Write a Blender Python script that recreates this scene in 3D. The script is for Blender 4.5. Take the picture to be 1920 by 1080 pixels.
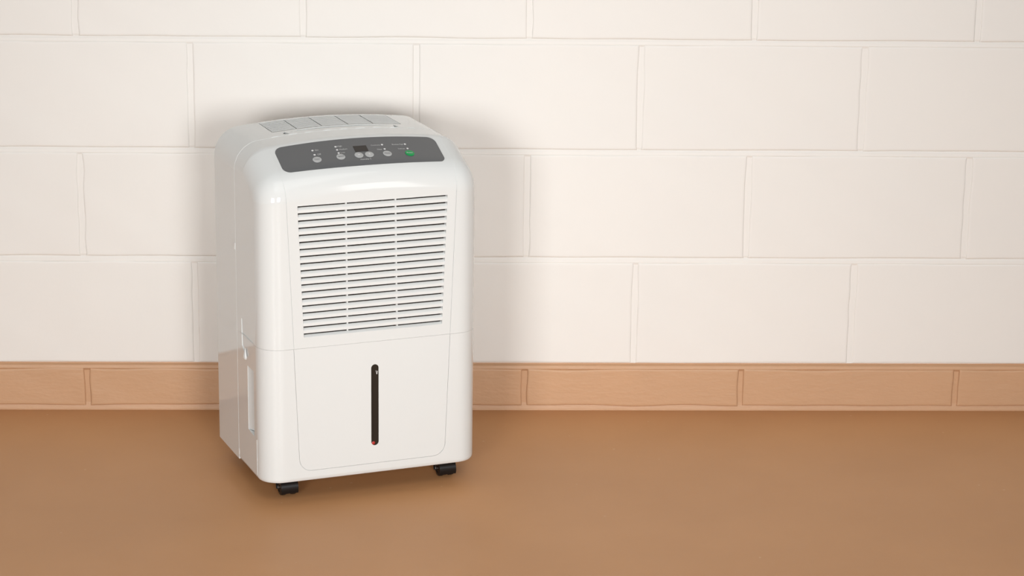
import bpy, bmesh, math, random
from math import sin, cos, tan, radians, pi, acos, asin, sqrt, atan
from mathutils import Vector, Matrix
from mathutils.geometry import delaunay_2d_cdt

random.seed(7)
for o in list(bpy.data.objects):
    bpy.data.objects.remove(o)
S = bpy.context.scene
COL = S.collection

# ------------------------------------------------------------------ camera
cam_d = bpy.data.cameras.new('camera')
cam_d.sensor_fit = 'HORIZONTAL'
cam_d.sensor_width = 36.0
cam_d.lens = 4534.14 * 36.0 / 1920.0
cam_d.clip_start = 0.05
cam = bpy.data.objects.new('camera', cam_d)
COL.objects.link(cam)
PIT, YAW, ROL = 0.2649, 0.0386, 0.0133
_f = Vector((sin(YAW) * cos(PIT), cos(YAW) * cos(PIT), -sin(PIT)))
_r = Vector((cos(YAW), -sin(YAW), 0))
_u = _r.cross(_f)
_r2 = cos(ROL) * _r + sin(ROL) * _u
_u2 = -sin(ROL) * _r + cos(ROL) * _u
M = Matrix((_r2, _u2, -_f)).transposed().to_4x4()
M.translation = Vector((0, -4.3164, 1.4099))
cam.matrix_world = M
S.camera = cam

# ------------------------------------------------------------------ light
W = bpy.data.worlds.new('world')
S.world = W
W.use_nodes = True
W.node_tree.nodes['Background'].inputs[0].default_value = (1.0, 0.99, 0.975, 1)
W.node_tree.nodes['Background'].inputs[1].default_value = 0.195


def softbox(name, loc, aim, size, power, spread=100):
    d = bpy.data.lights.new(name, 'AREA')
    d.shape = 'SQUARE'
    d.size = size
    d.energy = power
    d.color = (1.0, 0.99, 0.975)
    d.spread = radians(spread)
    o = bpy.data.objects.new(name, d)
    COL.objects.link(o)
    o.location = loc
    o.rotation_euler = (Vector(aim) - Vector(loc)).to_track_quat('-Z', 'Y').to_euler()
    return o


softbox('softbox_light', (-1.05, -4.15, 0.97), (0.08, 0, 0.36), 0.85, 11.1, 72)
softbox('softbox_light', (0.75, -4.15, 0.97), (0.05, 0, 0.36), 0.85, 11.1, 72)
softbox('ceiling_light', (0.30, -2.3, 2.6), (0.30, -1.6, 0), 2.0, 15.5, 180)
strip = softbox('strip_light', (2.48, -3.6, 1.20), (0, -0.45, 0.5), 0.42, 7.5, 180)
strip.data.shape = 'RECTANGLE'
strip.data.size_y = 1.4
S.view_settings.view_transform = 'Standard'
S.view_settings.look = 'None'
S.view_settings.gamma = 1
S.view_settings.use_curve_mapping = False
S.view_settings.exposure = 0.0


# ------------------------------------------------------------------ materials
def mat(name, col, rough=0.4, spec=0.5, bump=None, var=None, metal=0.0, coat=0.0):
    """bump: list of (scale, strength, distance, (sx,sy,sz), detail); var: (scale, amount, tint)."""
    m = bpy.data.materials.new(name)
    m.use_nodes = True
    nt = m.node_tree
    b = nt.nodes['Principled BSDF']
    b.inputs['Base Color'].default_value = (*col, 1)
    b.inputs['Roughness'].default_value = rough
    b.inputs['Specular IOR Level'].default_value = spec
    b.inputs['Metallic'].default_value = metal
    b.inputs['Coat Weight'].default_value = coat
    if bump or var:
        tc = nt.nodes.new('ShaderNodeNewGeometry')
    if var:
        n = nt.nodes.new('ShaderNodeTexNoise')
        n.inputs['Scale'].default_value = var[0]
        n.inputs['Detail'].default_value = 4
        nt.links.new(tc.outputs['Position'], n.inputs['Vector'])
        r = nt.nodes.new('ShaderNodeMapRange')
        r.inputs[1].default_value = 0.3
        r.inputs[2].default_value = 0.7
        nt.links.new(n.outputs['Fac'], r.inputs[0])
        mx = nt.nodes.new('ShaderNodeMix')
        mx.data_type = 'RGBA'
        nt.links.new(r.outputs[0], mx.inputs[0])
        mx.inputs[6].default_value = (*[c * (1 - var[1]) for c in col], 1)
        mx.inputs[7].default_value = (*[min(1, c * (1 + var[1]) * t) for c, t in zip(col, var[2])], 1)
        nt.links.new(mx.outputs[2], b.inputs['Base Color'])
    prev = None
    for (sc, st, dist, sv, det) in (bump or []):
        mp = nt.nodes.new('ShaderNodeMapping')
        mp.inputs['Scale'].default_value = sv
        nt.links.new(tc.outputs['Position'], mp.inputs['Vector'])
        n = nt.nodes.new('ShaderNodeTexNoise')
        n.inputs['Scale'].default_value = sc
        n.inputs['Detail'].default_value = det
        nt.links.new(mp.outputs[0], n.inputs['Vector'])
        bp = nt.nodes.new('ShaderNodeBump')
        bp.inputs['Strength'].default_value = st
        bp.inputs['Distance'].default_value = dist
        nt.links.new(n.outputs['Fac'], bp.inputs['Height'])
        if prev:
            nt.links.new(prev.outputs[0], bp.inputs['Normal'])
        prev = bp
    if prev:
        nt.links.new(prev.outputs[0], b.inputs['Normal'])
    return m


M_wall = mat('white_block_paint', (0.80, 0.785, 0.755), 0.5, 0.35,
             bump=[(9, 0.12, 0.006, (1, 1, 1), 3), (160, 0.10, 0.001, (1, 1, 1), 4)],
             var=(3.0, 0.012, (1, 0.995, 0.99)))
M_brown = mat('brown_block_paint', (0.56, 0.34, 0.20), 0.45, 0.35,
              bump=[(70, 0.5, 0.0016, (0.5, 1, 1.5), 3), (230, 0.35, 0.0008, (0.5, 1, 1), 3)],
              var=(9.0, 0.02, (1, 0.995, 0.99)))
M_floor = mat('brown_floor_paint', (0.555, 0.282, 0.124), 0.45, 0.3,
              bump=[(12, 0.10, 0.004, (1, 1, 1), 4), (120, 0.06, 0.001, (1, 1, 1), 3)],
              var=(4.0, 0.035, (1, 1.01, 1.02)))
# sparse pale specks and grit worn into the floor paint
_nt = M_floor.node_tree
_b = _nt.nodes['Principled BSDF']
_src = _b.inputs['Base Color'].links[0].from_socket
_geo = [n for n in _nt.nodes if n.type == 'NEW_GEOMETRY'][0]
_v = _nt.nodes.new('ShaderNodeTexVoronoi')
_v.inputs['Scale'].default_value = 26
_nt.links.new(_geo.outputs['Position'], _v.inputs['Vector'])
_lt = _nt.nodes.new('ShaderNodeMath')
_lt.operation = 'LESS_THAN'
_lt.inputs[1].default_value = 0.055
_nt.links.new(_v.outputs['Distance'], _lt.inputs[0])
_sep = _nt.nodes.new('ShaderNodeSeparateColor')
_nt.links.new(_v.outputs['Color'], _sep.inputs[0])
_gt = _nt.nodes.new('ShaderNodeMath')
_gt.operation = 'GREATER_THAN'
_gt.inputs[1].default_value = 0.86
_nt.links.new(_sep.outputs[0], _gt.inputs[0])
_mu = _nt.nodes.new('ShaderNodeMath')
_mu.operation = 'MULTIPLY'
_nt.links.new(_lt.outputs[0], _mu.inputs[0])
_nt.links.new(_gt.outputs[0], _mu.inputs[1])
_m2 = _nt.nodes.new('ShaderNodeMath')
_m2.operation = 'MULTIPLY'
_m2.inputs[1].default_value = 0.35
_nt.links.new(_mu.outputs[0], _m2.inputs[0])
_mx = _nt.nodes.new('ShaderNodeMix')
_mx.data_type = 'RGBA'
_nt.links.new(_m2.outputs[0], _mx.inputs[0])
_nt.links.new(_src, _mx.inputs[6])
_mx.inputs[7].default_value = (0.72, 0.50, 0.33, 1)
_nt.links.new(_mx.outputs[2], _b.inputs['Base Color'])
M_plast = mat('white_gloss_plastic', (0.695, 0.718, 0.715), 0.08, 0.5)
M_plast2 = mat('white_satin_plastic', (0.695, 0.718, 0.715), 0.28, 0.5)
M_slat = mat('white_slat_plastic', (0.715, 0.735, 0.73), 0.32, 0.45)
M_gray = mat('grey_panel_film', (0.11, 0.115, 0.12), 0.33, 0.5)
M_btn = mat('pale_grey_button', (0.44, 0.45, 0.45), 0.4, 0.4)
M_green = mat('green_button', (0.0, 0.30, 0.075), 0.35, 0.4)
M_print = mat('white_print', (0.72, 0.72, 0.72), 0.5, 0.3)
M_printd = mat('grey_print', (0.62, 0.63, 0.62), 0.5, 0.3)
M_disp_shade = mat('dark_display_hole_shade', (0.020, 0.016, 0.014), 0.25, 0.4)  # display face, and the painted shade inside the handle openings
M_dark = mat('dark_filter_mesh', (0.035, 0.03, 0.026), 0.8, 0.2,
             bump=[(900, 0.4, 0.001, (1, 1, 1), 1)])
M_vent_shade = mat('grey_vent_gap_shade', (0.16, 0.15, 0.14), 0.7, 0.2)  # vent backing, darkened to paint the shade between the slats
M_black = mat('black_caster_plastic', (0.008, 0.007, 0.007), 0.3, 0.4)
M_win = mat('smoked_window', (0.016, 0.014, 0.011), 0.12, 0.5)
M_red = mat('red_float', (0.42, 0.03, 0.025), 0.35, 0.5)


# ------------------------------------------------------------------ helpers
def mesh_from(name, V, F, m, smooth=35.0, weld=1e-5, weighted=False):
    bm = bmesh.new()
    vs = [bm.verts.new(v) for v in V]
    for f in F:
        if len(set(f)) >= 3:
            try:
                bm.faces.new([vs[i] for i in f])
            except ValueError:
                pass
    if weld:
        bmesh.ops.remove_doubles(bm, verts=bm.verts, dist=weld)
    bmesh.ops.dissolve_degenerate(bm, dist=1e-7, edges=bm.edges)
    bmesh.ops.recalc_face_normals(bm, faces=bm.faces)
    me = bpy.data.meshes.new(name)
    bm.to_mesh(me)
    bm.free()
    me.materials.append(m)
    if smooth:
        me.shade_smooth()
        me.set_sharp_from_angle(angle=radians(smooth))
    return me


def add(name, me, parent=None, kind=None, label=None, weighted=False):
    o = bpy.data.objects.new(name, me)
    COL.objects.link(o)
    if parent:
        o.parent = parent
    if kind:
        o['kind'] = kind
    if label:
        o['label'] = label
    if weighted:
        w = o.modifiers.new('weighted', 'WEIGHTED_NORMAL')
        w.keep_sharp = True
        w.weight = 100
    return o


class G:
    """geometry collector"""
    def __init__(s):
        s.V = []
        s.F = []

    def v(s, p):
        s.V.append(tuple(p))
        return len(s.V) - 1

    def f(s, *i):
        s.F.append(tuple(i))

    def grid(s, rows, close=False):
        ids = [[s.v(p) for p in r] for r in rows]
        n = len(ids[0])
        for a, b in zip(ids, ids[1:]):
            for j in range(n if close else n - 1):
                s.f(a[j], a[(j + 1) % n], b[(j + 1) % n], b[j])
        return ids

    def box(s, a, b):
        x0, y0, z0 = a
        x1, y1, z1 = b
        i = [s.v(p) for p in ((x0, y0, z0), (x1, y0, z0), (x1, y1, z0), (x0, y1, z0),
                              (x0, y0, z1), (x1, y0, z1), (x1, y1, z1), (x0, y1, z1))]
        for q in ((0, 1, 2, 3), (4, 7, 6, 5), (0, 4, 5, 1), (1, 5, 6, 2), (2, 6, 7, 3), (3, 7, 4, 0)):
            s.f(*[i[k] for k in q])

    def prism(s, pts, axis_fn, t0, t1):
        """closed prism: polygon pts (u,v) extruded between t0 and t1, axis_fn(u,v,t)->xyz"""
        a = [s.v(axis_fn(u, v, t0)) for u, v in pts]
        b = [s.v(axis_fn(u, v, t1)) for u, v in pts]
        n = len(pts)
        for j in range(n):
            s.f(a[j], a[(j + 1) % n], b[(j + 1) % n], b[j])
        s.f(*a)
        s.f(*reversed(b))

    def mesh(s, name, m, **k):
        return mesh_from(name, s.V, s.F, m, **k)


def inside(poly, u, v):
    c = False
    n = len(poly)
    j = n - 1
    for i in range(n):
        xi, yi = poly[i]
        xj, yj = poly[j]
        if (yi > v) != (yj > v) and u < (xj - xi) * (v - yi) / (yj - yi) + xi:
            c = not c
        j = i
    return c


def panel(g, outline, holes, fmap, depth=0.003, floor=(), grid=None, rim=0.0):
    """sheet with real holes. fmap(u,v,h) -> xyz, h = depth below the surface.
    floor: hole indices that get a bottom; rim: depth of a skirt around the outline."""
    pts = []
    edges = []
    for poly in [outline] + list(holes):
        b = len(pts)
        pts += [Vector(p) for p in poly]
        n = len(poly)
        edges += [(b + i, b + (i + 1) % n) for i in range(n)]
    if grid:
        du, dv = grid
        us = [p[0] for p in outline]
        vs = [p[1] for p in outline]
        u = min(us) + du * 0.5
        while u < max(us):
            v = min(vs) + dv * 0.5
            while v < max(vs):
                if inside(outline, u, v) and not any(inside(h, u, v) for h in holes):
                    pts.append(Vector((u, v)))
                v += dv
            u += du
    ov, oe, of, *_ = delaunay_2d_cdt(pts, edges, [], 0, 1e-7)
    ids = [g.v(fmap(p.x, p.y, 0)) for p in ov]
    for t in of:
        cu = sum(ov[i].x for i in t) / len(t)
        cv = sum(ov[i].y for i in t) / len(t)
        if inside(outline, cu, cv) and not any(inside(h, cu, cv) for h in holes):
            g.f(*[ids[i] for i in t])
    for k, h in enumerate(holes):
        dp = depth[k] if isinstance(depth, (list, tuple)) else depth
        a = [g.v(fmap(u, v, 0)) for u, v in h]
        b = [g.v(fmap(u, v, dp)) for u, v in h]
        n = len(h)
        for i in range(n):
            g.f(a[i], a[(i + 1) % n], b[(i + 1) % n], b[i])
        if k in floor:
            g.f(*b)
    if rim:
        a = [g.v(fmap(u, v, 0)) for u, v in outline]
        b = [g.v(fmap(u, v, rim)) for u, v in outline]
        n = len(outline)
        for i in range(n):
            g.f(a[i], a[(i + 1) % n], b[(i + 1) % n], b[i])


def subdiv(poly, L):
    out = []
    for i in range(len(poly)):
        a, b = poly[i], poly[(i + 1) % len(poly)]
        n = max(1, int(math.hypot(a[0] - b[0], a[1] - b[1]) / L + 0.5))
        out += [(a[0] + (b[0] - a[0]) * k / n, a[1] + (b[1] - a[1]) * k / n) for k in range(n)]
    return out


def rrect(pts, radii, seg=8):
    """polygon with rounded corners"""
    out = []
    n = len(pts)
    for i in range(n):
        p = Vector(pts[i])
        a = (Vector(pts[i - 1]) - p).normalized()
        b = (Vector(pts[(i + 1) % n]) - p).normalized()
        r = radii[i] if isinstance(radii, (list, tuple)) else radii
        if r <= 0:
            out.append(tuple(p))
            continue
        ang = acos(max(-1, min(1, a.dot(b))))
        t = r / tan(ang / 2)
        c = p + (a + b).normalized() * (r / sin(ang / 2))
        s = p + a * t
        e = p + b * t
        a0 = math.atan2(s.y - c.y, s.x - c.x)
        a1 = math.atan2(e.y - c.y, e.x - c.x)
        d = a1 - a0
        while d > pi:
            d -= 2 * pi
        while d < -pi:
            d += 2 * pi
        for k in range(seg + 1):
            q = a0 + d * k / seg
            out.append((c.x + r * cos(q), c.y + r * sin(q)))
    return out


def circle(cu, cv, r, n=24, ry=None):
    ry = ry or r
    return [(cu + r * cos(2 * pi * k / n), cv + ry * sin(2 * pi * k / n)) for k in range(n)]


# ------------------------------------------------------------------ the room
B = 0.2032            # course height of the block wall
X0, Z4 = -0.4175, 0.0933
MJ = 0.0092           # mortar joint
REC = 0.0026          # joint recess behind the block faces

g = G()
g.grid([[(x, y, 0) for x in (-3.5, 3.5)] for y in (-6.0, 0.06)])
floor = add('floor', g.mesh('floor', M_floor, smooth=0), kind='structure')
floor['label'] = 'brown painted concrete floor'

# mortar behind the blocks: each bed joint is struck so that it is deepest under the upper block
g = G()
prof_w = [(0.0018, Z4)]
for r_ in range(1, 13):
    zj = Z4 + r_ * B
    prof_w += [(0.0018, zj - MJ - 0.004), (0.0004, zj - MJ), (0.0008, zj - MJ * 0.45), (0.0030, zj + 0.0002), (0.0018, zj + 0.004)]
g.grid([[(x, y, z) for x in (-2.6, 2.6)] for y, z in prof_w])
wall = add('wall_back', g.mesh('wall_back', M_wall, smooth=0), kind='structure')
wall['label'] = 'cream white painted concrete block wall'
g = G()
prof_b = [(0.05, Z4 - 0.0006), (0.0050, Z4 - 0.0006), (0.0046, 0.0905), (0.0006, 0.0872), (-0.0002, 0.0818), (0.0036, 0.0770), (0.0036, 0.0150),
          (0.0030, 0.0100), (0.0016, 0.0030), (0.0010, -0.01)]
g.grid([[(x, y, z) for x in (-2.6, 2.6)] for y, z in prof_b])
base = add('baseboard_back', g.mesh('baseboard_back', M_brown, smooth=0), kind='structure')
base['label'] = 'brown painted bottom course of the block wall'


def block_mesh(name, w, h, m, seed, dep=0.03, wav=0.0011, face=0.0006):
    """one concrete block: rounded arrises, slightly wavy edges, uneven face"""
    rnd = random.Random(seed)
    ph = [[(rnd.uniform(0, 6.28), rnd.uniform(6, 40), rnd.uniform(0.2, 1.0)) for _ in range(5)] for _ in range(5)]

    def wave(k, t):
        return sum(a * sin(f * t + p) for p, f, a in ph[k]) / 2.2
    nx = max(10, int(w / 0.0135))
    nz = max(6, int(h / 0.0135))
    # arris steps: (inset, depth)
    st = [(0.0, 0.012), (0.0003, 0.0024), (0.0010, 0.0010), (0.0021, 0.0003), (0.0038, 0.0), (0.0060, 0.0)]
    g = G()
    rows = []

    def us(n, L):
        mid = [0.0060 + (L - 0.0120) * k / n for k in range(n + 1)]
        return [(a, 0) for a, _ in st[:-1]] + [(t, 1) for t in mid] + [(L - a, 2) for a, _ in reversed(st[:-1])]
    U = us(nx, w)
    Vv = us(nz, h)

    def dfor(t, L):
        e = min(t, L - t)
        for (a, d), (a2, d2) in zip(st, st[1:]):
            if e <= a2:
                return d + (d2 - d) * (e - a) / (a2 - a) if a2 > a else d2
        return 0.0
    for v, _ in Vv:
        r = []
        for u, _ in U:
            d = max(dfor(u, w), dfor(v, h))
            fu = 1 - 2 * u / w
            fv = 1 - 2 * v / h
            px = u + wav * (max(0, fu) * wave(0, v * 3) + max(0, -fu) * wave(1, v * 3))
            pz = v + wav * (max(0, fv) * wave(2, u) + max(0, -fv) * wave(3, u))
            y = d + face * 0.5 * (wave(4, u * 1.3 + v * 2.1)) * (1 if d < 0.001 else 0.4)
            r.append((px - w / 2, y, pz))
        rows.append(r)
    g.grid(rows)
    return g.mesh(name, m, smooth=60)


BW, BH = 2 * B - MJ, B - MJ
white_meshes = [block_mesh('block', BW, BH, M_wall, 100 + k) for k in range(9)]
brown_meshes = [block_mesh('block', BW, 0.072, M_brown, 200 + k, wav=0.0016, face=0.0012) for k in range(5)]
k_ = 0
for row in range(12):
    z = Z4 + row * B
    par = 0 if row % 2 == 0 else 1
    for c in range(-5, 6):
        xj = X0 + B * (2 * c + par)
        me = white_meshes[(k_ * 4 + row) % 9]
        k_ += 1
        o = add('block', me, wall)
        o.location = (xj + B, random.uniform(-0.0004, 0.0004), z)
        o.rotation_euler = (0, random.uniform(-0.0012, 0.0012), 0)
for c in range(-5, 6):
    xj = X0 + B * (2 * c + 1)
    o = add('block', brown_meshes[c % 5], base)
    o.location = (xj + B, -0.0008 + random.uniform(-0.0004, 0.0004), 0.0096)
    o.rotation_euler = (0, random.uniform(-0.0012, 0.0012), 0)

# ------------------------------------------------------------------ dehumidifier
TH, UX, UY = 0.3480, -0.0794, -0.4457
YC = 0.137
root = bpy.data.objects.new('dehumidifier', None)
COL.objects.link(root)
root.empty_display_size = 0.1
root.location = (UX - sin(TH) * YC, UY + cos(TH) * YC, 0)
root.rotation_euler = (0, 0, TH)
root['label'] = 'white portable dehumidifier on black casters standing against the block wall'
root['category'] = 'dehumidifier'

HW, RF = 0.1915, 0.038       # half width, edge fillet
ZB, ZS = 0.0338, 0.2660      # underside, seam between bucket and grille front
R1, A1, ZV = 0.055, radians(66), 0.5207
SL = radians(24)
D1, Z1 = R1 * (1 - cos(A1)), ZV + R1 * sin(A1)
D2 = 0.085
Z2 = Z1 + (D2 - D1) * tan(SL)
ZT = 0.5975
R2 = (ZT - Z2) / (1 - cos(SL))
D3 = D2 + R2 * sin(SL)
CR = 0.416
DF = 0.1495                  # rear edge of the front housing
DB = 0.275                   # back of the machine
XC = -0.002


def P(x, d, z):              # unit coordinates (d = distance behind the front) -> local
    return (x + XC, d - YC, z)


def profile():
    """(d, z, angle, crown factor) from the top of the flat front to the rear edge"""
    L = []
    for k in range(19):
        a = A1 * k / 18
        L.append((R1 * (1 - cos(a)), ZV + R1 * sin(a), a))
    for k in range(1, 7):
        t = k / 6
        L.append((D1 + (D2 - D1) * t, Z1 + (Z2 - Z1) * t, pi / 2 - SL))
    for k in range(1, 9):
        a = SL * (1 - k / 8)
        L.append((D3 - R2 * sin(a), Z2 + R2 * (cos(a) - cos(SL)), pi / 2 - a))
    L.append((0.125, ZT, pi / 2))
    L.append((DF, ZT, pi / 2))
    return L


def rad(a):
    """edge fillet, a little larger over the top"""
    return RF + 0.010 * (a / (pi / 2))


def cross(a, w=HW, r=RF):
    """half cross-section (x, drop, n) from the centre to the end of the side fillet:
    drop = crown measured straight down, n = fillet measured along the inward normal"""
    c = CR
    a0 = 0.0
    for _ in range(8):
        xs = w - r + r * sin(a0)
        a0 = atan(2 * c * xs * sin(a))
    xs = w - r + r * sin(a0)
    out = [(xs * k / 10, c * (xs * k / 10) ** 2, 0.0) for k in range(11)]
    for k in range(1, 13):
        q = a0 + (pi / 2 - a0) * k / 12
        out.append((w - r + r * sin(q), c * xs * xs, r * (cos(a0) - cos(q))))
    return out


def flat(w=HW, r=RF):
    return [(x, n) for x, _, n in cross(0, w, r)]


def seam_x(z):
    return 0.137 + 0.0414 * (z - ZS)


# --- front housing: front sheet with the grille opening, bend, top, rounded edges, sides
g = G()
ZSU = ZS + 0.00012
XF = HW - RF
GT, GB = 0.5070, 0.2845      # grille opening
PITCH = 0.01199


def gw(z):
    return 0.1214 + (0.1299 - 0.1214) * (z - 0.29) / 0.2158


GX = 0.0015
opening = rrect([(-gw(GB) + GX, GB), (gw(GB) + GX, GB), (gw(GT) + GX, GT), (-gw(GT) + GX, GT)], 0.001, 3)
SLIT = 0.00045


def slit(s):
    zt = ZV - CR * 0.147 ** 2
    return [(s * (seam_x(ZSU) - SLIT), ZSU + 0.0001), (s * (seam_x(ZSU) + SLIT), ZSU + 0.0001),
            (s * (seam_x(zt) + SLIT), zt - 0.0001), (s * (seam_x(zt) - SLIT), zt - 0.0001)]


arch = [(XF - 2 * XF * k / 24, ZV - CR * (XF - 2 * XF * k / 24) ** 2) for k in range(25)]
panel(g, [(-XF, ZSU), (XF, ZSU)] + arch, [opening, slit(-1), slit(1)],
      lambda u, v, h: P(u, h, v), depth=[0.014, 0.0012, 0.0012], floor=(1, 2))
# vertical fillets of the flat front
rows = []
for z in (ZSU, 0.35, 0.44, ZV - CR * XF * XF):
    rows.append([(x, n, z) for x, n in flat()[10:]])
for s in (-1, 1):
    g.grid([[P(s * x, n, z) for x, n, z in r] for r in rows])
# bend and top; the seam grooves run on into the bend and fade out
prows = []
ends = []
for (d, z, a) in profile():
    hx = cross(a, HW, rad(a))
    gd = 0.0012 * max(0.0, 1 - a / radians(52))
    sx = seam_x(z - CR * 0.147 ** 2)
    xe = hx[10][0]
    cols = [0.0075 * k for k in range(19)]
    half = [(x, CR * x * x, 0.0) for x in cols]
    half += [(sx - SLIT * 1.3, CR * sx * sx, 0.0), (sx - SLIT * 0.8, CR * sx * sx, gd),
             (sx + SLIT * 0.8, CR * sx * sx, gd), (sx + SLIT * 1.3, CR * sx * sx, 0.0)]
    if xe > sx + 0.0007:
        half += hx[10:]
    else:
        # the groove lies inside the fillet here: keep the fillet, drop the flat end
        half = [h for h in half if h[0] < xe - 0.002]
        while len(half) < len(cols) + 4:
            half.append(half[-1])
        half += hx[10:]
    N = (cos(a), -sin(a))
    full = [(-x, c, n) for x, c, n in reversed(half[1:])] + half
    prows.append([P(x, d + N[0] * n, z + N[1] * n - c) for x, c, n in full])
    ends.append((d + N[0] * half[-1][2], z + N[1] * half[-1][2] - half[-1][1]))
g.grid(prows)
# rear edge skirt of the top
g.grid([prows[-1], [(x, y, z - 0.004) for x, y, z in prows[-1]]])
# sides
side = [(RF, ZSU)] + ends + [(DF, ZSU)]
side[0] = (flat()[-1][1], ZSU)
notch = [(0.050, ZSU + 0.0004), (0.1222, ZSU + 0.0004), (0.1222, 0.2925), (0.074, 0.2925)]
for s in (-1, 1):
    panel(g, side, [notch], lambda u, v, h, s=s: P(s * (HW - h), u, v), depth=0.0014, floor=(0,))
# lower lip of the housing and bottom closing strip at the seam
lip = [(x, n) for x, n in flat()] + [(HW, DF)]
lip = [(-x, n) for x, n in reversed(lip)] + lip[1:]
g.grid([[P(x, n, ZSU) for x, n in lip], [P(x * 0.985, n + 0.003, ZSU + 0.0005) for x, n in lip]])
add('front_housing', g.mesh('front_housing', M_plast, smooth=28), root, weighted=True)

# --- intake grille: filter behind, sloping slats, upright dividers
g = G()
g.box(P(-0.128, 0.0100, GB + 0.0004), P(0.131, 0.0120, GT - 0.0004))
grille = add('intake_grille', g.mesh('intake_grille', M_dark, smooth=0), root, label='dark filter behind white slats')
n_slot = 19
for k in range(n_slot):
    zt = GT - PITCH * k - 0.0066           # top of the slat's front edge
    zb = GT - PITCH * (k + 1)
    last = k == n_slot - 1
    zb = zb if not last else zt - 0.0006
    zm = (zt + zb) / 2
    wl = gw(zm)
    g = G()
    if last:
        prof_ = [(0.0002, zt + 0.0002), (0.0052, zt + 0.0035), (0.0056, zt + 0.0022), (0.0006, zt - 0.002)]
    else:
        prof_ = [(0.0004, zb + 0.0004), (0.0004, zt - 0.0004), (0.0007, zt), (0.0052, zt + 0.0034),
                 (0.0057, zt + 0.0024), (0.0026, zt - 0.0008), (0.0026, zb + 0.0002), (0.0009, zb)]
    # slat ends follow the slanting sides of the opening
    a = [g.v(P(-gw(v) + GX, u, v)) for u, v in prof_]
    b = [g.v(P(gw(v) + GX, u, v)) for u, v in prof_]
    n = len(prof_)
    for j in range(n):
        g.f(a[j], a[(j + 1) % n], b[(j + 1) % n], b[j])
    g.f(*a)
    g.f(*reversed(b))
    add('slat', g.mesh('slat', M_slat, smooth=20), grille, label='white louvre slat' if k == 0 else None)
for (xt, xb) in ((-0.0441, -0.0425), (0.0416, 0.0445)):
    g = G()
    i = [g.v(P(x + XC * 0 + e, d, z)) for (z, x) in ((GB, xb), (GT, xt)) for e in (-0.0011, 0.0011) for d in (0.0046, 0.0098)]
    for q in ((0, 1, 5, 4), (2, 3, 7, 6), (0, 2, 6, 4), (1, 3, 7, 5), (0, 1, 3, 2), (4, 5, 7, 6)):
        g.f(*[i[k] for k in q])
    add('divider', g.mesh('divider', M_slat, smooth=0), grille)

# --- water bucket: lower front with its own panel and hand grips
g = G()
ZSL = ZS - 0.00012
pan = [(-0.1282, 0.0524), (0.1282, 0.0524), (seam_x(ZSL), ZSL - 0.0001), (-seam_x(ZSL), ZSL - 0.0001)]
pan_r = rrect(pan, [0.022, 0.022, 0, 0], 10)
cx_ = 0.0
grow = []
for (u, v) in pan_r:
    grow.append((u + (0.0006 if u > 0 else -0.0006), v - (0.0006 if v < 0.08 else 0)))
ZB1 = ZB + 0.007
loop_hole = grow
panel(g, [(-XF, ZB1), (XF, ZB1), (XF, ZSL), (-XF, ZSL)], [loop_hole],
      lambda u, v, h: P(u, h, v), depth=0.0016, floor=(0,))
zr = [(ZSL, 0), (0.15, 0), (ZB1, 0)]
bot = [(ZB1, 0), (ZB + 0.0035, 0.0006), (ZB + 0.0012, 0.0022), (ZB, 0.0052), (ZB, 0.02)]
for s in (-1, 1):
    g.grid([[P(s * x, n, z) for x, n in flat()[10:]] for z, e in zr])


def ring(e, z):
    # rounded front outline inset by e
    h = [(max(0, x - e * (1 if x > XF else 0) * min(1, (x - XF) / RF * 1.0)), n + e * (1 - min(1, max(0, (x - XF) / RF)) ** 2)) for x, n in flat()]
    h += [(HW - e, DF)]
    return [P(-x, n, z) for x, n in reversed(h)] + [P(x, n, z) for x, n in h[1:]]


g.grid([ring(e, z) for z, e in bot])
notch2 = [(0.098, 0.2300), (0.1195, 0.2450), (0.1222, ZSL - 0.0004), (0.050, ZSL - 0.0004), (0.060, 0.2470)]
grip = rrect([(0.052, 0.1045), (0.0885, 0.1068), (0.0885, 0.2190), (0.052, 0.2190)], [0.002] * 4, 4)
for s in (-1, 1):
    panel(g, [(RF, ZB1), (DF, ZB1), (DF, ZSL), (RF, ZSL)], [grip, notch2],
          lambda u, v, h, s=s: P(s * (HW - h), u, v), depth=[0.014, 0.0014], floor=(0, 1))
    g.box(P(s * (HW - 0.001), 0.0374, ZB1), P(s * (HW + 0.0005), 0.0388, 0.1030))
top = [(x, n) for x, n in flat()] + [(HW, DF)]
top = [(-x, n) for x, n in reversed(top)] + top[1:]
g.grid([[P(x, n, ZSL) for x, n in top], [P(x * 0.985, n + 0.003, ZSL - 0.0005) for x, n in top]])
bucket = add('water_bucket', g.mesh('water_bucket', M_plast, smooth=28), root, weighted=True,
             label='lower front with rounded panel line')
for s in (-1, 1):
    g = G()
    pr = [(0.0884, 0.0006), (0.060, 0.0125), (0.0884, 0.0125)]
    g.prism(pr, lambda u, v, t, s=s: P(s * (HW - v), u, t), 0.1072, 0.2185)
    add('hand_grip', g.mesh('hand_grip', M_plast2, smooth=0), bucket)
    # drop-shaped catch above the grip
    g = G()
    rowsb = []
    for k in range(9):
        t = k / 8
        zc = 0.2262 + 0.0200 * t
        rr = 0.0075 * (1 - t) ** 0.75 * (0.55 + 0.45 * min(1, t / 0.15)) + 0.0002
        rowsb.append([P(s * (HW - 0.0005 + rr * 0.62 * sin(q)), 0.1005 - rr * cos(q), zc) for q in [pi * j / 10 for j in range(11)]])
    g.grid(rowsb)
    g.F.append(tuple(range(11)))
    add('catch', g.mesh('catch', M_plast2, smooth=50), bucket)

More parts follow.
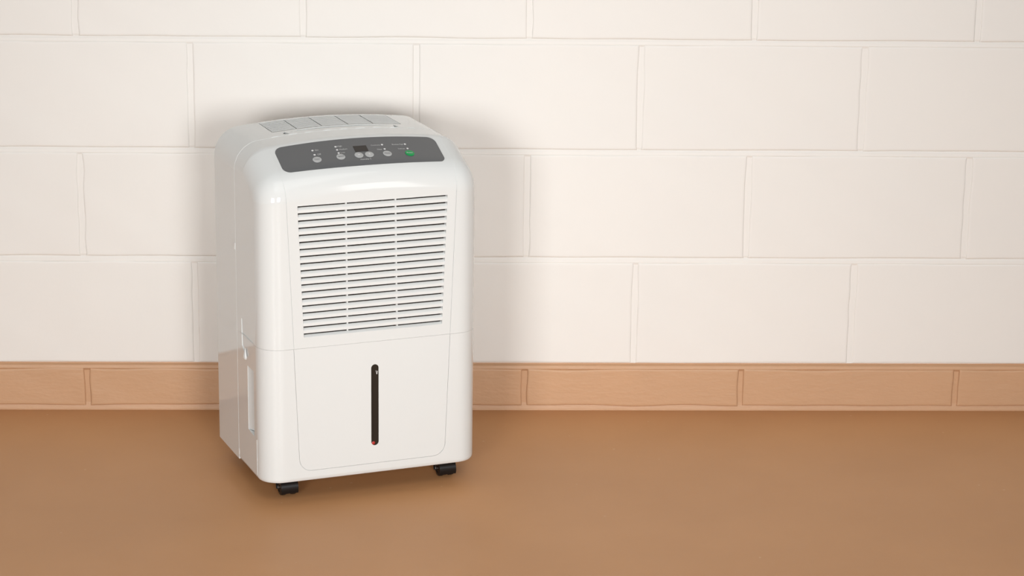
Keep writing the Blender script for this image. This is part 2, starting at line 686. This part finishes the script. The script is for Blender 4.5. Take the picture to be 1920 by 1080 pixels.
win = rrect([(-0.0066, 0.0836), (0.0066, 0.0836), (0.0066, 0.2262), (-0.0066, 0.2262)], 0.00655, 8)
win = [(u + 0.0034, v) for u, v in win]
g = G()
pan_in = [(u, v) for u, v in pan_r]
panel(g, pan_in, [win], lambda u, v, h: P(u, h - 0.0001, v), depth=0.0014, rim=0.0016)
add('bucket_panel', g.mesh('bucket_panel', M_plast, smooth=28), bucket)

# water level window
g = G()
g.prism(win, lambda u, v, t: P(u, t, v), 0.0007, 0.0020)
window = add('water_level_window', g.mesh('water_level_window', M_win, smooth=20), root, label='smoked black capsule window')
g = G()
g.box(P(-0.0006, 0.0001, 0.089), P(0.0002, 0.0012, 0.2205))
add('window_rib', g.mesh('window_rib', M_win, smooth=0), window)
g = G()
rows = []
for k in range(7):
    a = pi / 2 * k / 6
    rows.append([P(0.0008 + 0.0030 * cos(a) * cos(q), 0.0007 - 0.0010 * sin(a), 0.0878 + 0.0030 * cos(a) * sin(q)) for q in [2 * pi * j / 14 for j in range(14)]])
g.grid(rows, close=True)
add('float_ball', g.mesh('float_ball', M_red, smooth=60), window, label='small red float')

g = G()
for (u0, v0), (u1, v1) in (((0.0056, 0.2150), (0.0068, 0.2085)), ((0.0084, 0.2140), (0.0072, 0.2085))):
    i = [g.v(P(u, 0.0005, v)) for u, v in ((u0 - 0.0004, v0), (u0 + 0.0004, v0), (u1 + 0.0004, v1), (u1 - 0.0004, v1))]
    g.f(*i)
add('level_mark', g.mesh('level_mark', M_print, smooth=0), window)

# --- rear housing with side walls, back and vent opening in the top
g = G()
DR0 = DF + 0.0002
INS = -0.0003
rc = [(x, c + n) for x, c, n in cross(pi / 2, HW - INS, rad(pi / 2))]
zt_ = ZT - INS
xe = rc[10][0]


def top_z(x):
    return zt_ - CR * x * x


VX, VD0, VD1 = 0.1150, 0.1850, 0.2665
vent_hole = subdiv(rrect([(-VX, VD0), (VX, VD0), (VX, VD1), (-VX, VD1)], 0.001, 2), 0.010)
hand_hole = [(-0.0900 + 0.18 * k / 16, 0.1700) for k in range(17)]
hand_hole += [(0.0900 - 0.18 * k / 16, 0.1815 - 0.0105 * (abs(1 - k / 8) ** 3)) for k in range(17)]
ends_ = [[(s * 0.0925, 0.1560), (s * 0.1030, 0.1620), (s * 0.0965, 0.1760)] for s in (-1, 1)]
NDR = 10
panel(g, [(-xe + 2 * xe * k / 30, DR0) for k in range(30)] + [(xe, DR0 + (DB - DR0) * k / NDR) for k in range(NDR)]
      + [(xe - 2 * xe * k / 30, DB) for k in range(30)] + [(-xe, DB - (DB - DR0) * k / NDR) for k in range(NDR)], [vent_hole, hand_hole] + ends_,
      lambda u, v, h: P(u, v, top_z(u) - h), depth=[0.010, 0.0012, 0.02, 0.02], grid=(0.008, 0.012), floor=(1, 2, 3))
for s in (-1, 1):
    g.grid([[P(s * x, d, zt_ - n) for x, n in rc[10:]] for d in [DR0 + (DB - DR0) * k / NDR for k in range(NDR + 1)]])
ze = zt_ - rc[-1][1]
for s in (-1, 1):
    panel(g, [(DR0, ZB), (DB, ZB), (DB, ze), (DR0, ze)], [], lambda u, v, h, s=s: P(s * (HW - INS - h), u, v))
xs_back = [(x, zt_ - n) for x, n in rc]
outline_b = [(-x, z) for x, z in reversed(xs_back[1:])] + xs_back
for d in (DB, DR0):
    ids = [g.v(P(x, d, z)) for x, z in outline_b] + [g.v(P(HW - INS, d, ZB)), g.v(P(-(HW - INS), d, ZB))]
    if d == DB:
        g.f(*ids)
    else:
        ob = [(-(HW - INS), ZB)] + outline_b + [(HW - INS, ZB)]
        g.grid([[P(x, d, z) for x, z in ob], [P(x * 0.975, d, z - 0.005 if z > ZB else z) for x, z in ob]])
# underside and front wall below the vent
i = [g.v(P(x, d, ZB)) for x, d in ((-HW + 0.004, 0.045), (HW - 0.004, 0.045), (HW - 0.001, DB), (-HW + 0.001, DB))]
g.f(*i)
rear = add('rear_housing', g.mesh('rear_housing', M_plast, smooth=28), root, weighted=True)
for tri in ends_:  # dark plug in each opening paints the shade inside it
    g = G()
    g.prism(tri, lambda u, v, t: P(u, v, top_z(u) - t), 0.0025, 0.0060)
    add('handle_hole_shade', g.mesh('handle_hole_shade', M_disp_shade, smooth=0), rear, label='small dark plug standing in for shade in the opening beside the top handle')
# small tab on the side seam
for s in (-1, 1):
    g = G()
    g.box(P(s * (HW - 0.002), 0.1515, 0.4040), P(s * (HW + 0.0010), 0.1570, 0.4150))
    add('seam_tab', g.mesh('seam_tab', M_plast2, smooth=0), rear)
    g = G()
    g.box(P(s * (HW - 0.002), 0.1475, 0.0420), P(s * (HW + 0.0006), 0.1510, 0.0520))
    add('screw_cover', g.mesh('screw_cover', M_plast2, smooth=0), rear)

# --- top vent
g = G()
g.grid([[P(-0.118 + 0.236 * k / 12, d, top_z(-0.118 + 0.236 * k / 12) - 0.0095) for k in range(13)] for d in (0.183, 0.269)])
vent = add('top_vent', g.mesh('top_vent', M_vent_shade, smooth=40), root, label='long air outlet with fine white slats on top')
NS = 11
sp = (VD1 - VD0) / NS
RIBS = (-0.0715, -0.0265, 0.0200, 0.0650)
cells = list(zip([-VX + 0.0012] + [r + 0.0011 for r in RIBS], [r - 0.0011 for r in RIBS] + [VX - 0.0012]))
for k in range(NS):
    d0 = VD0 + sp * k
    g = G()
    pr = [(d0 + 0.0044, -0.0005), (d0 + 0.0070, 0.0003), (d0 + 0.0073, -0.0003), (d0 + 0.0049, -0.0010)]
    for xa, xb in cells:
        xs = [xa + (xb - xa) * j / 4 for j in range(5)]
        ids = [[g.v(P(x, d, top_z(x) + 0.0002 + h)) for d, h in pr] for x in xs]
        for a, b in zip(ids, ids[1:]):
            for j in range(4):
                g.f(a[j], a[(j + 1) % 4], b[(j + 1) % 4], b[j])
        g.f(*ids[0])
        g.f(*reversed(ids[-1]))
    add('vent_slat', g.mesh('vent_slat', M_plast2, smooth=20), vent)
for xr in RIBS:
    g = G()
    g.box(P(xr - 0.0011, VD0, top_z(xr) - 0.0060), P(xr + 0.0011, VD1, top_z(xr) - 0.0012))
    add('vent_rib', g.mesh('vent_rib', M_plast2, smooth=0), vent)


# --- control panel
def top_pt(x, d, h=0.0):
    """point on the bent front housing, h metres above its surface"""
    if d <= D1:
        a = acos(1 - d / R1)
        z = ZV + R1 * sin(a)
    elif d <= D2:
        a = pi / 2 - SL
        z = Z1 + (d - D1) * tan(SL)
    elif d < D3:
        b = asin((D3 - d) / R2)
        a = pi / 2 - b
        z = Z2 + R2 * (cos(b) - cos(SL))
    else:
        a, z = pi / 2, ZT
    return P(x, d - cos(a) * h, z - CR * x * x + sin(a) * h)


PX = -0.0030
HWP = 0.1400
po = []
corner = [(-HWP, 0.0195), (HWP, 0.0195), (HWP, 0.0855), (-HWP, 0.0855)]
raw = rrect(corner, [0.0125, 0.0095, 0.0135, 0.0135], 8)
for i_ in range(len(raw)):
    a = raw[i_]
    b = raw[(i_ + 1) % len(raw)]
    L = sqrt((a[0] - b[0]) ** 2 + (a[1] - b[1]) ** 2)
    n = max(1, int(L / 0.012))
    for k in range(n):
        po.append((a[0] + (b[0] - a[0]) * k / n, a[1] + (b[1] - a[1]) * k / n))
po = [(u + PX, v + (0.0046 * (u / HWP) ** 2 * max(0.0, 1 - (v - 0.0195) / 0.05))) for u, v in po]
g = G()
panel(g, po, [], lambda u, v, h: top_pt(u, v, 0.0006 - h), grid=(0.012, 0.004), rim=0.0010)
cp = add('control_panel', g.mesh('control_panel', M_gray, smooth=50), root, label='grey control panel with round buttons')


def disc(name, cx, cd, r, h, m, dome=0.0003, n=28, label=None):
    g = G()
    rows = []
    for rr, hh in ((1.0, 0.0002), (1.0, h), (0.93, h + dome * 0.6), (0.6, h + dome), (0.02, h + dome)):
        rows.append([top_pt(cx + r * rr * cos(2 * pi * j / n), cd + r * rr * sin(2 * pi * j / n) * cos(SL), 0.0006 + hh) for j in range(n)])
    g.grid(rows, close=True)
    g.F.append(tuple(range(4 * n, 5 * n)))
    return add(name, g.mesh(name, m, smooth=50), cp, label=label)


def lettering(word, cx, cd, width, m=None, lift=0.0008, bold=0.0):
    """flat printed word, laid on the bent surface"""
    cu = bpy.data.curves.new('lettering', 'FONT')
    cu.body = word
    cu.size = 1.0
    cu.resolution_u = 2
    cu.offset = bold
    o = bpy.data.objects.new('lettering', cu)
    me = o.to_mesh()
    V = [(v.co.x, v.co.y) for v in me.vertices]
    F = [tuple(p.vertices) for p in me.polygons]
    o.to_mesh_clear()
    bpy.data.objects.remove(o)
    bpy.data.curves.remove(cu)
    if not V:
        return
    x0 = min(v[0] for v in V)
    x1 = max(v[0] for v in V)
    y0 = min(v[1] for v in V)
    y1 = max(v[1] for v in V)
    s = width / (x1 - x0)
    W_ = [top_pt(cx + (u - (x0 + x1) / 2) * s, cd + (v - (y0 + y1) / 2) * s * cos(SL) * 1.15, lift) for u, v in V]
    add('lettering', mesh_from('lettering', W_, F, m or M_printd, smooth=0, weld=0), cp)


DX = 0.0020 - 0.0            # photo x (about the fitted centre line) -> housing x
BT = 0.0410
for k, bx in enumerate((-0.0836, -0.0429, -0.0116, 0.0066, 0.0379, 0.0771)):
    m = M_green if k == 5 else M_btn
    disc('button', bx + DX, BT, 0.0074 if k != 5 else 0.0078, 0.0009, m,
         label='green power button' if k == 5 else None)
for lx, ld in ((-0.0840, 0.0646), (-0.0839, 0.0535), (-0.0436, 0.0670), (-0.0434, 0.0589), (-0.0434, 0.0507),
               (0.0366, 0.0643), (0.0373, 0.0529), (0.0770, 0.0645), (0.0775, 0.0532)):
    disc('indicator_light', lx + DX, ld + 0.0004, 0.0019, 0.0003, M_print, 0.0004, 12)
g = G()
panel(g, rrect([(-0.0146 + DX, 0.0502), (0.0084 + DX, 0.0502), (0.0084 + DX, 0.0650), (-0.0146 + DX, 0.0650)], 0.0007, 3), [],
      lambda u, v, h: top_pt(u, v, 0.0009 - h), rim=0.0004)
add('display', g.mesh('display', M_disp_shade, smooth=30), cp, label='dark rectangular display')
for w_, x_, d_, wd in (('On', -0.0770, 0.0648, 0.0056), ('Off', -0.0760, 0.0537, 0.0060),
                       ('High', -0.0365, 0.0675, 0.0080), ('Medium', -0.0325, 0.0597, 0.0135), ('Low', -0.0360, 0.0514, 0.0072),
                       ('Continuous', 0.0250, 0.0643, 0.0165), ('Filter', 0.0285, 0.0529, 0.0085),
                       ('Bucket Full', 0.0635, 0.0645, 0.0190), ('Defrost', 0.0668, 0.0532, 0.0115),
                       ('Humidity %', -0.0030, 0.0300, 0.0185)):
    lettering(w_, x_ + DX, d_, wd)
for w_, x_, wd, m in (('Timer', -0.0836, 0.0095, M_gray), ('Speed', -0.0429, 0.0098, M_gray), ('-', -0.0116, 0.0040, M_print),
                      ('+', 0.0066, 0.0045, M_print), ('Mode', 0.0379, 0.0092, M_gray), ('Power', 0.0771, 0.0105, M_print)):
    lettering(w_, x_ + DX, BT, wd, m, lift=0.0022)


# --- casters
def caster(x, d, turn):
    c = bpy.data.objects.new('caster', None)
    COL.objects.link(c)
    c.parent = root
    c.location = P(x, d, 0)
    c.rotation_euler = (0, 0, turn)
    R = 0.0142
    for s in (-1, 1):
        g = G()
        rows = []
        for (t, rr) in ((0.0042, 0.004), (0.0042, R - 0.0015), (0.0050, R - 0.0003), (0.0070, R), (0.0105, R), (0.0128, R - 0.0006),
                        (0.0140, R - 0.0025), (0.0143, 0.008), (0.0132, 0.0075), (0.0132, 0.0035), (0.0146, 0.003)):
            rows.append([(s * t, rr * cos(q), R + rr * sin(q)) for q in [2 * pi * j / 28 for j in range(28)]])
        g.grid(rows, close=True)
        g.F.append(tuple(range(10 * 28, 11 * 28)))
        add('wheel', g.mesh('wheel', M_black, smooth=40), c)
    # hood between and over the wheels, with an arch cut under its front
    g = G()
    hood = []
    for k in range(15):
        q = radians(-28 + 236 * k / 14)
        hood.append((-(R + 0.0026) * cos(q), R + (R + 0.0026) * sin(q)))
    inner = []
    for k in range(15):
        q = radians(208 - 236 * k / 14)
        inner.append((-(R + 0.0012) * cos(q), R + (R + 0.0012) * sin(q)))
    for k in range(14):
        pass
    n = len(hood)
    inner = list(reversed(inner))
    vs = []
    for x_ in (-0.0150, 0.0150):
        vs.append([g.v((x_, u, v)) for u, v in hood])
        vs.append([g.v((x_, u, v)) for u, v in inner])
    for k in range(n - 1):
        g.f(vs[0][k], vs[0][k + 1], vs[2][k + 1], vs[2][k])
        g.f(vs[1][k], vs[1][k + 1], vs[3][k + 1], vs[3][k])
        g.f(vs[0][k], vs[0][k + 1], vs[1][k + 1], vs[1][k])
        g.f(vs[2][k], vs[2][k + 1], vs[3][k + 1], vs[3][k])
    for k in (0, n - 1):
        g.f(vs[0][k], vs[1][k], vs[3][k], vs[2][k])
    add('hood', g.mesh('hood', M_black, smooth=40), c)
    g = G()
    g.grid([[(0.0055 * cos(q), 0.0055 * sin(q), z) for q in [2 * pi * j / 16 for j in range(16)]] for z in (0.026, ZB + 0.001)], close=True)
    add('stem', g.mesh('stem', M_black, smooth=40), c)
    return c


caster(-0.1395, 0.040, 0.0)
caster(0.1440, 0.040, 0.0)
caster(-0.1395, 0.235, 0.25)
caster(0.1440, 0.235, -0.2)
